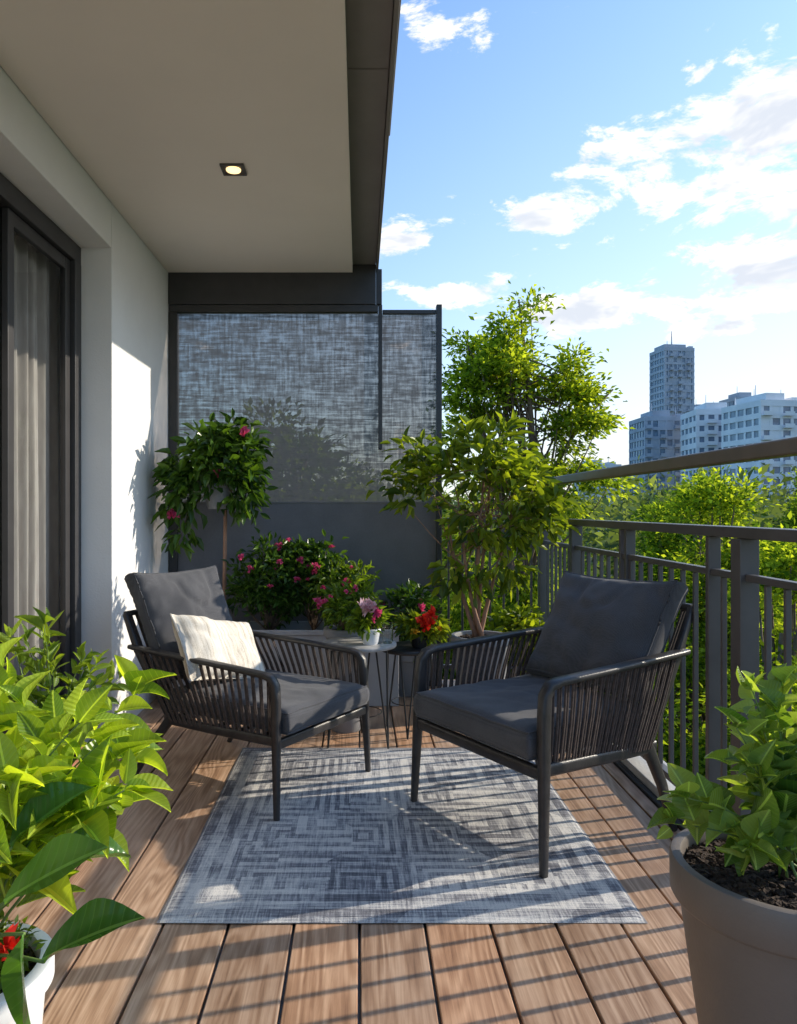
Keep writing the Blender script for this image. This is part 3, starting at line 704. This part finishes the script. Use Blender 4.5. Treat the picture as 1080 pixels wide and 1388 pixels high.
# ================================================================ FOREGROUND LEFT PLANT
M_stem=simple('green_stem',(.14,.22,.05),.6)
def stemplant(name,base,targets,leafsize,mat,T,parent,seed,step=.05,stemr=.004,start=.25,spreadup=.35,tilt=.35,per=2,mats2=None):
    rng=np.random.default_rng(seed); w=MB(); P=[];D=[];S=[]
    b0=np.array(base,float)
    for tg in targets:
        tg=np.array(tg,float); s=b0+rng.normal(size=3)*[.03,.03,0]
        mid=np.array([s[0]*.6+tg[0]*.4,s[1]*.6+tg[1]*.4,s[2]*.4+tg[2]*.6+.03]); L=np.linalg.norm(tg-s); n=max(6,int(L/step)+2)
        pts=np.array(bez(s,mid,tg,n)); w.tube([tuple(p) for p in pts],[stemr*(1-.6*i/(n-1)) for i in range(n)],6,1)
        ang=rng.random()*6.28; lk=rng.uniform(.7,1.25)
        for i in range(int(n*start),n):
            t=nrm(pts[min(i+1,n-1)]-pts[i-1]); 
            for q in range(per):
                ang+=2.4; a=nrm(np.cross(t,[.3,.2,1])+1e-3); bb=np.cross(t,a); o=a*math.cos(ang)+bb*math.sin(ang)
                d=o+t*.5+np.array([0,0,spreadup])+rng.normal(size=3)*.25; P.append(pts[i]+nrm(d)*.012);D.append(d);S.append(lk*leafsize*(.55+.65*rng.random())*(1-.35*(i/n)**3))
        P.append(pts[-1]);D.append(t+rng.normal(size=3)*.15);S.append(leafsize*.75)
        P.append(pts[-1]);D.append(t+rng.normal(size=3)*.5);S.append(leafsize*.5)
    V,F,C=leafarrays(np.array(P),np.array(D),np.array(S),T,tilt=tilt,rng=rng)
    return leafobj(name,[(V,F,C,0)],[mat,M_stem],parent,w)
lp=empty('foreground_potted_plant',(-.80,1.52,0))
pot('pot',(-.80,1.50,0),.155,.12,.37,M_whitepot,lp)
rng=np.random.default_rng(50)
tg=[]
for i in range(14):
    a=rng.uniform(-1.0,1.9); r=rng.uniform(.08,.30); tg.append((-.80+r*math.cos(a)*1.1,1.58+r*math.sin(a),rng.uniform(.70,1.02)-.35*r))
tg+=[(-.53,1.5,.82),(-.50,1.57,.76),(-.55,1.45,.88),(-.58,1.62,.64)]
stemplant('foliage',(-.80,1.5,.36),tg,.125,L_lime,template(7,.54,.45,.30,.45),lp,51,.066,.004,tilt=.6,start=.4)
P=[(-.635,1.32,.595),(-.565,1.32,.49),(-.60,1.32,.54),(-.70,1.34,.50),(-.66,1.40,.66),(-.72,1.33,.42),(-.60,1.42,.60),(-.68,1.30,.66)]
D=[(.165,-.02,.125),(.145,.0,.10),(.0,-.03,-.2),(-.05,-.1,-.15),(.15,.02,.16),(.08,-.08,-.12),(.17,.1,.06),(-.05,-.05,.2)]
w=MB()
for p in P: w.tube(bez((-.80,1.50,.35),(-.74,1.42,(p[2]+.36)/2+.04),p,6),.0035,6,1)
V,F,C=leafarrays(np.array(P,float),np.array(D,float),np.array([.21,.185,.19,.19,.17,.17,.15,.15]),template(14,.52,.38,.26,.55),nref=np.array([-.25,-.5,.85]),tilt=.22,rng=np.random.default_rng(77))
leafobj('broad_leaves',[(V,F,C,0)],[L_glossy,M_stem],lp,w)
pp=[]
for c in ((-.71,1.40,.475),(-.68,1.42,.455),(-.73,1.39,.45)): flower(pp,c,.022,0,14,RNG)
leafobj('small_red_blooms',pp,[M_red],lp)
rl2=[]
for i in range(90):
    a=rng.uniform(0,6.28); r=.12*math.sqrt(rng.random()); rl2.append((-.80+r*math.cos(a),1.5+r*math.sin(a),.375+rng.random()*.05))
V,F,C=clumpleaves(rl2,.02,8,.022,T1,rng,0); leafobj('groundcover',[(V,F,C,0)],[L_tree],lp)
lp2=empty('potted_plant',(-1.16,2.75,0)); pot('pot',(-1.17,2.80,0),.13,.10,.36,M_terra,lp2)
tg=[(-1.12+rng.uniform(-.25,.20),2.75+rng.uniform(-.15,.2),rng.uniform(.55,.90)) for i in range(14)]
stemplant('foliage',(-1.17,2.80,.34),tg,.10,leafmat('leaf_mid',(.05,.12,.02),(.24,.34,.04),.42,vein=.3),template(5,.36,.5,.2),lp2,53,.05,.0035,tilt=.5)

# ================================================================ FOREGROUND RIGHT POT
rp=empty('large_potted_plant',(.855,1.5,0))
m=MB(); c=(.855,1.5,0)
m.lathe([(0,0),(.10,0),(.112,.01),(.135,.12),(.155,.24),(.172,.36),(.185,.46),(.190,.495),(.203,.498),(.207,.505),(.2075,.570),(.204,.578),(.197,.580),(.186,.578),(.182,.57),(.180,.50)],c,80); m.obj('pot',[M_taupe],rp,True)
pot_s=MB()
vs=[(c[0],c[1],.545)];fs=[];K=12;n=48
for k in range(1,K+1):
    for a in range(n):
        r=.1815*k/K; an=2*math.pi*a/n; X,Y=c[0]+r*math.cos(an),c[1]+r*math.sin(an)
        vs.append((X,Y,.545+.014*noise.noise(Vector((X*35,Y*35,1)))))
for a in range(n): fs.append((0,1+a,1+(a+1)%n))
for k in range(K-1):
    for a in range(n):
        p=1+k*n+a;q=1+k*n+(a+1)%n; fs.append((p,p+n,q+n,q))
pot_s.add(vs,fs); rr=random.Random(4)
for i in range(1500):
    an=rr.random()*6.28; r=.172*math.sqrt(rr.random()); q=rr.uniform(.003,.010)
    Mz=Matrix.Translation((c[0]+r*math.cos(an),c[1]+r*math.sin(an),.55+q*.5))@Matrix.Rotation(rr.random()*3,4,'Z')@Matrix.Rotation(rr.random()*3,4,'X')
    pot_s.box((-q,-q*.5,-q*.35),(q,q*.5,q*.35),0,Mz)
pot_s.obj('soil',[M_soil],rp)
rng=np.random.default_rng(60); tg=[]
for i in range(13):
    a=rng.uniform(0,6.28); r=rng.uniform(.03,.20); tg.append((.90+r*math.cos(a)*1.0,1.54+r*math.sin(a),rng.uniform(.74,1.0)-.40*max(0,r-.08)))
tg+=[(.66,1.48,.72),(.68,1.55,.68),(.64,1.5,.66),(.76,1.44,.64),(.80,1.5,.93)]
stemplant('foliage',(.88,1.52,.545),tg,.078,L_heart,TH,rp,61,.046,.003,.32,per=2,tilt=.6)

# ================================================================ CITY
M_glassb=simple('building_glass',(.13,.18,.25),.2,.35,.5)
def facade(name,x0,y0,w,d,z1,floors,bays,wall,rot=0,z0=GZ,band=.35,pier=.3,extras=None,balc=0):
    e=empty(name,(x0,y0,z0),False); e.rotation_euler=(0,0,rot)
    H=z1-z0; m=MB(); g=MB(); g.box((-w/2+.3,.3,0),(w/2-.3,d-.3,H-.2)); g.obj('windows',[M_glassb],e)
    fh=H/floors
    for i in range(floors+1):
        z=i*fh; m.box((-w/2,0,z-fh*band/2 if i else 0),(w/2,d,z+fh*band/2 if i<floors else z+.9))
    bwid=w/bays
    for i in range(bays+1):
        x=-w/2+i*bwid; p=bwid*pier/2; m.box((max(-w/2,x-p)+.02,.08,0),(min(w/2,x+p)-.02,.9,H)); m.box((max(-w/2,x-p)+.02,d-.9,0),(min(w/2,x+p)-.02,d-.08,H))
    sb=max(2,int(d/bwid)); sw=d/sb
    for i in range(sb+1):
        y=i*sw; p=sw*pier/2
        for sx in (-1,1): m.box((sx*w/2-(.9 if sx>0 else -.08),max(0,y-p)+.1,0),(sx*w/2-(.08 if sx>0 else -.9),min(d,y+p)-.1,H))
    rr=random.Random(int(x0))
    for i in range(1,floors):
        for k in range(bays):
            if rr.random()<.22:
                m.box((-w/2+k*bwid+.05,.15,i*fh),(-w/2+(k+1)*bwid-.05,.6,(i+1)*fh))
            elif balc and k%2==balc-1:
                m.box((-w/2+k*bwid+.1,-1.1,i*fh-.1),(-w/2+(k+1)*bwid-.1,-.01,i*fh+.08)); m.box((-w/2+k*bwid+.1,-1.1,i*fh+.09),(-w/2+(k+1)*bwid-.1,-1.02,i*fh+1.0))
    m.obj('walls',[wall],e)
    if extras: 
        q=MB(); extras(q,H,w,d); q.obj('roof_structures',[wall],e)
    return e
B1=simple('tower_wall',(.36,.38,.43),.8,.15,.2); B2=simple('apartment_wall',(.66,.66,.68),.85,.1,.2); B3=simple('grey_apartment_wall',(.32,.35,.41),.85,.15,.2)  # bluish distance haze mixed into the wall colours
def px(x,d): return (x-487)*d/1000
def tz(y,d): return 1.3+(690-y)*d/1000
def ext(q,H,w,d):
    q.box((-w*.42,2,H),(w*.30,d-2,H+2.6)); q.box((w*.36,1,H-1),(w*.495,d-1,H+1.8)); q.tube([(0,d/2,H+2),(0,d/2,H+9)],[.35,.1],6); q.tube([(-2,d/2,H+2),(-2,d/2,H+5)],[.2,.1],6)
def ext2(q,H,w,d):
    q.box((-w*.3,2,H),(w*.05,d-2,H+3)); q.box((w*.2,2,H),(w*.4,d-3,H+2)); q.tube([(w*.3,d/2,H+2),(w*.3,d/2,H+5)],[.15,.08],5)
    q.tube([(-w*.2,d/2,H+2),(-w*.2,d/2,H+6)],[.15,.08],5)
facade('high_rise_tower',px(921,300),300,13,12,tz(474,300),27,7,B1,.12,extras=ext,balc=2)
facade('apartment_building',px(908,235),235,16,14,tz(568,235),13,7,B3,.0,extras=ext2,balc=1)
facade('apartment_building',px(985,215),215,17,14,tz(558,215),12,6,B2,-.1,band=.5,pier=.4,extras=ext2,balc=2)
facade('apartment_building',px(1067,190),190,15,16,tz(547,190),12,5,B2,.15,band=.45,extras=ext2,balc=1)
facade('apartment_building',px(1150,200),200,18,16,tz(560,200),11,6,B3,.1,extras=ext2)
facade('apartment_building',px(815,330),330,18,14,tz(632,330),9,8,B2,.0,extras=ext2)
facade('apartment_building',px(1020,290),290,14,12,tz(541,290),17,6,B1,.05,extras=ext2,balc=2)
facade('apartment_building',px(960,340),340,16,12,tz(556,340),16,6,B3,-.05,extras=ext2)
facade('apartment_building',px(852,400),400,22,14,tz(640,400),9,9,B3,.1,extras=ext2)
gmt,nt,b=newmat('ground_grass'); v=coords(nt); nt.links.new(ramp(nt,noisen(nt,v,.08,6,.6),[(.35,(.035,.06,.02)),(.55,(.06,.09,.03)),(.7,(.10,.09,.06))]),b.inputs['Base Color']); b.inputs['Roughness'].default_value=1
mb=MB(); mb.add([(-3000,-3000,GZ),(3000,-3000,GZ),(3000,3000,GZ),(-3000,3000,GZ)],[(0,1,2,3)]); mb.obj('ground',[gmt])

# ================================================================ LIGHT / SKY
az=math.radians(SUN_AZ); el=math.radians(SUN_EL)
sd=Vector((math.cos(az)*math.cos(el),math.sin(az)*math.cos(el),math.sin(el)))
L=bpy.data.lights.new('sun','SUN'); L.energy=5; L.angle=math.radians(.5); L.color=(1,.90,.74)
so=bpy.data.objects.new('sun',L); so.rotation_euler=(-sd).to_track_quat('-Z','Y').to_euler(); so.location=(20,10,20); COL.objects.link(so)
W=bpy.data.worlds.new('World'); scene.world=W; W.use_nodes=True; nt=W.node_tree; nt.nodes.clear()
out=N(nt,'ShaderNodeOutputWorld'); bg=N(nt,'ShaderNodeBackground'); bg.inputs[1].default_value=.14
sky=N(nt,'ShaderNodeTexSky',sky_type='NISHITA'); sky.sun_disc=False; sky.sun_elevation=el; sky.sun_rotation=math.radians(90-SUN_AZ); sky.air_density=1.0; sky.dust_density=.8; sky.ozone_density=1.5
tint=mixc(nt,1.0,sky.outputs[0],(1.30,1.80,2.2),'MULTIPLY')
tc=N(nt,'ShaderNodeTexCoord'); G=tc.outputs['Generated']
sz=N(nt,'ShaderNodeSeparateXYZ'); nt.links.new(G,sz.inputs[0])
zc=math_(nt,'MAXIMUM',sz.outputs[2],0.0)
dt=N(nt,'ShaderNodeVectorMath',operation='DOT_PRODUCT'); nt.links.new(G,dt.inputs[0]); dt.inputs[1].default_value=sd
sunp=math_(nt,'MAXIMUM',dt.outputs['Value'],0.0)
hz=math_(nt,'EXPONENT',math_(nt,'MULTIPLY',zc,-4.6))
hf=math_(nt,'MINIMUM',math_(nt,'MULTIPLY',hz,math_(nt,'ADD',.02,math_(nt,'MULTIPLY',sunp,2.2))),1.0)
skyc=mixc(nt,hf,tint,(7.6,7.4,7.1))
nt.links.new(skyc,bg.inputs[0])
def mpw(s,loc=(0,0,0)):
    q=N(nt,'ShaderNodeMapping'); q.inputs['Scale'].default_value=s; q.inputs['Location'].default_value=loc; nt.links.new(G,q.inputs[0]); return q.outputs[0]
n1=noisen(nt,mpw((5,5,11)),1.8,7,.66,.3); n2=noisen(nt,mpw((5,5,11),(.10,0,.16)),1.8,4,.60,.3)
blobs=[(1010,215,.19,.07,1),(900,262,.15,.035,.85),(1070,140,.12,.06,.95),(745,292,.06,.024,.8),(545,328,.05,.026,1),(610,395,.12,.018,.9),(900,412,.20,.032,1),(1050,390,.14,.04,1),(946,98,.022,.014,.9),(578,25,.024,.022,.6),(820,240,.06,.018,.7),(960,445,.10,.02,.9),(1050,300,.10,.04,.9)]
acc=None
for (bx,by,wx,wz,a) in blobs:
    d=Vector(((bx-487)/1000,1,(690-by)/1000)).normalized()
    sub=N(nt,'ShaderNodeVectorMath',operation='SUBTRACT'); nt.links.new(G,sub.inputs[0]); sub.inputs[1].default_value=d
    mul=N(nt,'ShaderNodeVectorMath',operation='MULTIPLY'); nt.links.new(sub.outputs[0],mul.inputs[0]); mul.inputs[1].default_value=(1/wx,1/(wx*2),1/wz)
    ln=N(nt,'ShaderNodeVectorMath',operation='LENGTH'); nt.links.new(mul.outputs[0],ln.inputs[0])
    mr=N(nt,'ShaderNodeMapRange',interpolation_type='SMOOTHSTEP'); nt.links.new(ln.outputs['Value'],mr.inputs[0]); mr.inputs[1].default_value=1.7; mr.inputs[2].default_value=0; mr.inputs[3].default_value=0; mr.inputs[4].default_value=a
    acc=mr.outputs[0] if acc is None else math_(nt,'MAXIMUM',acc,mr.outputs[0])
def cov(n,lo,hi):
    s=math_(nt,'ADD',n,math_(nt,'MULTIPLY',acc,.25)); 
    mr=N(nt,'ShaderNodeMapRange',interpolation_type='SMOOTHSTEP'); nt.links.new(s,mr.inputs[0]); mr.inputs[1].default_value=lo; mr.inputs[2].default_value=hi; return mr.outputs[0]
c1=cov(n1,.62,.73); c2=cov(n2,.66,.86)
shade=math_(nt,'SUBTRACT',1.0,math_(nt,'MULTIPLY',c2,.50))
ccol=mixc(nt,shade,(.36,.50,.74),(1.25,1.22,1.18))
cb=N(nt,'ShaderNodeBackground'); cb.inputs[1].default_value=1.0; nt.links.new(ccol,cb.inputs[0])
ms=N(nt,'ShaderNodeMixShader'); nt.links.new(c1,ms.inputs[0]); nt.links.new(bg.outputs[0],ms.inputs[1]); nt.links.new(cb.outputs[0],ms.inputs[2]); nt.links.new(ms.outputs[0],out.inputs[0])

# ================================================================ CAMERA
cam=bpy.data.cameras.new('camera'); co=bpy.data.objects.new('camera',cam); COL.objects.link(co)
co.location=(0,0,1.3); co.rotation_euler=(math.radians(90),0,0)
cam.sensor_fit='VERTICAL'; cam.sensor_height=36; cam.lens=36*1000/1388; cam.shift_x=53/1388; cam.shift_y=-4/1388; cam.clip_end=5000; cam.clip_start=.05
scene.camera=co
scene.view_settings.view_transform='Standard'; scene.view_settings.look='None'; scene.view_settings.exposure=0
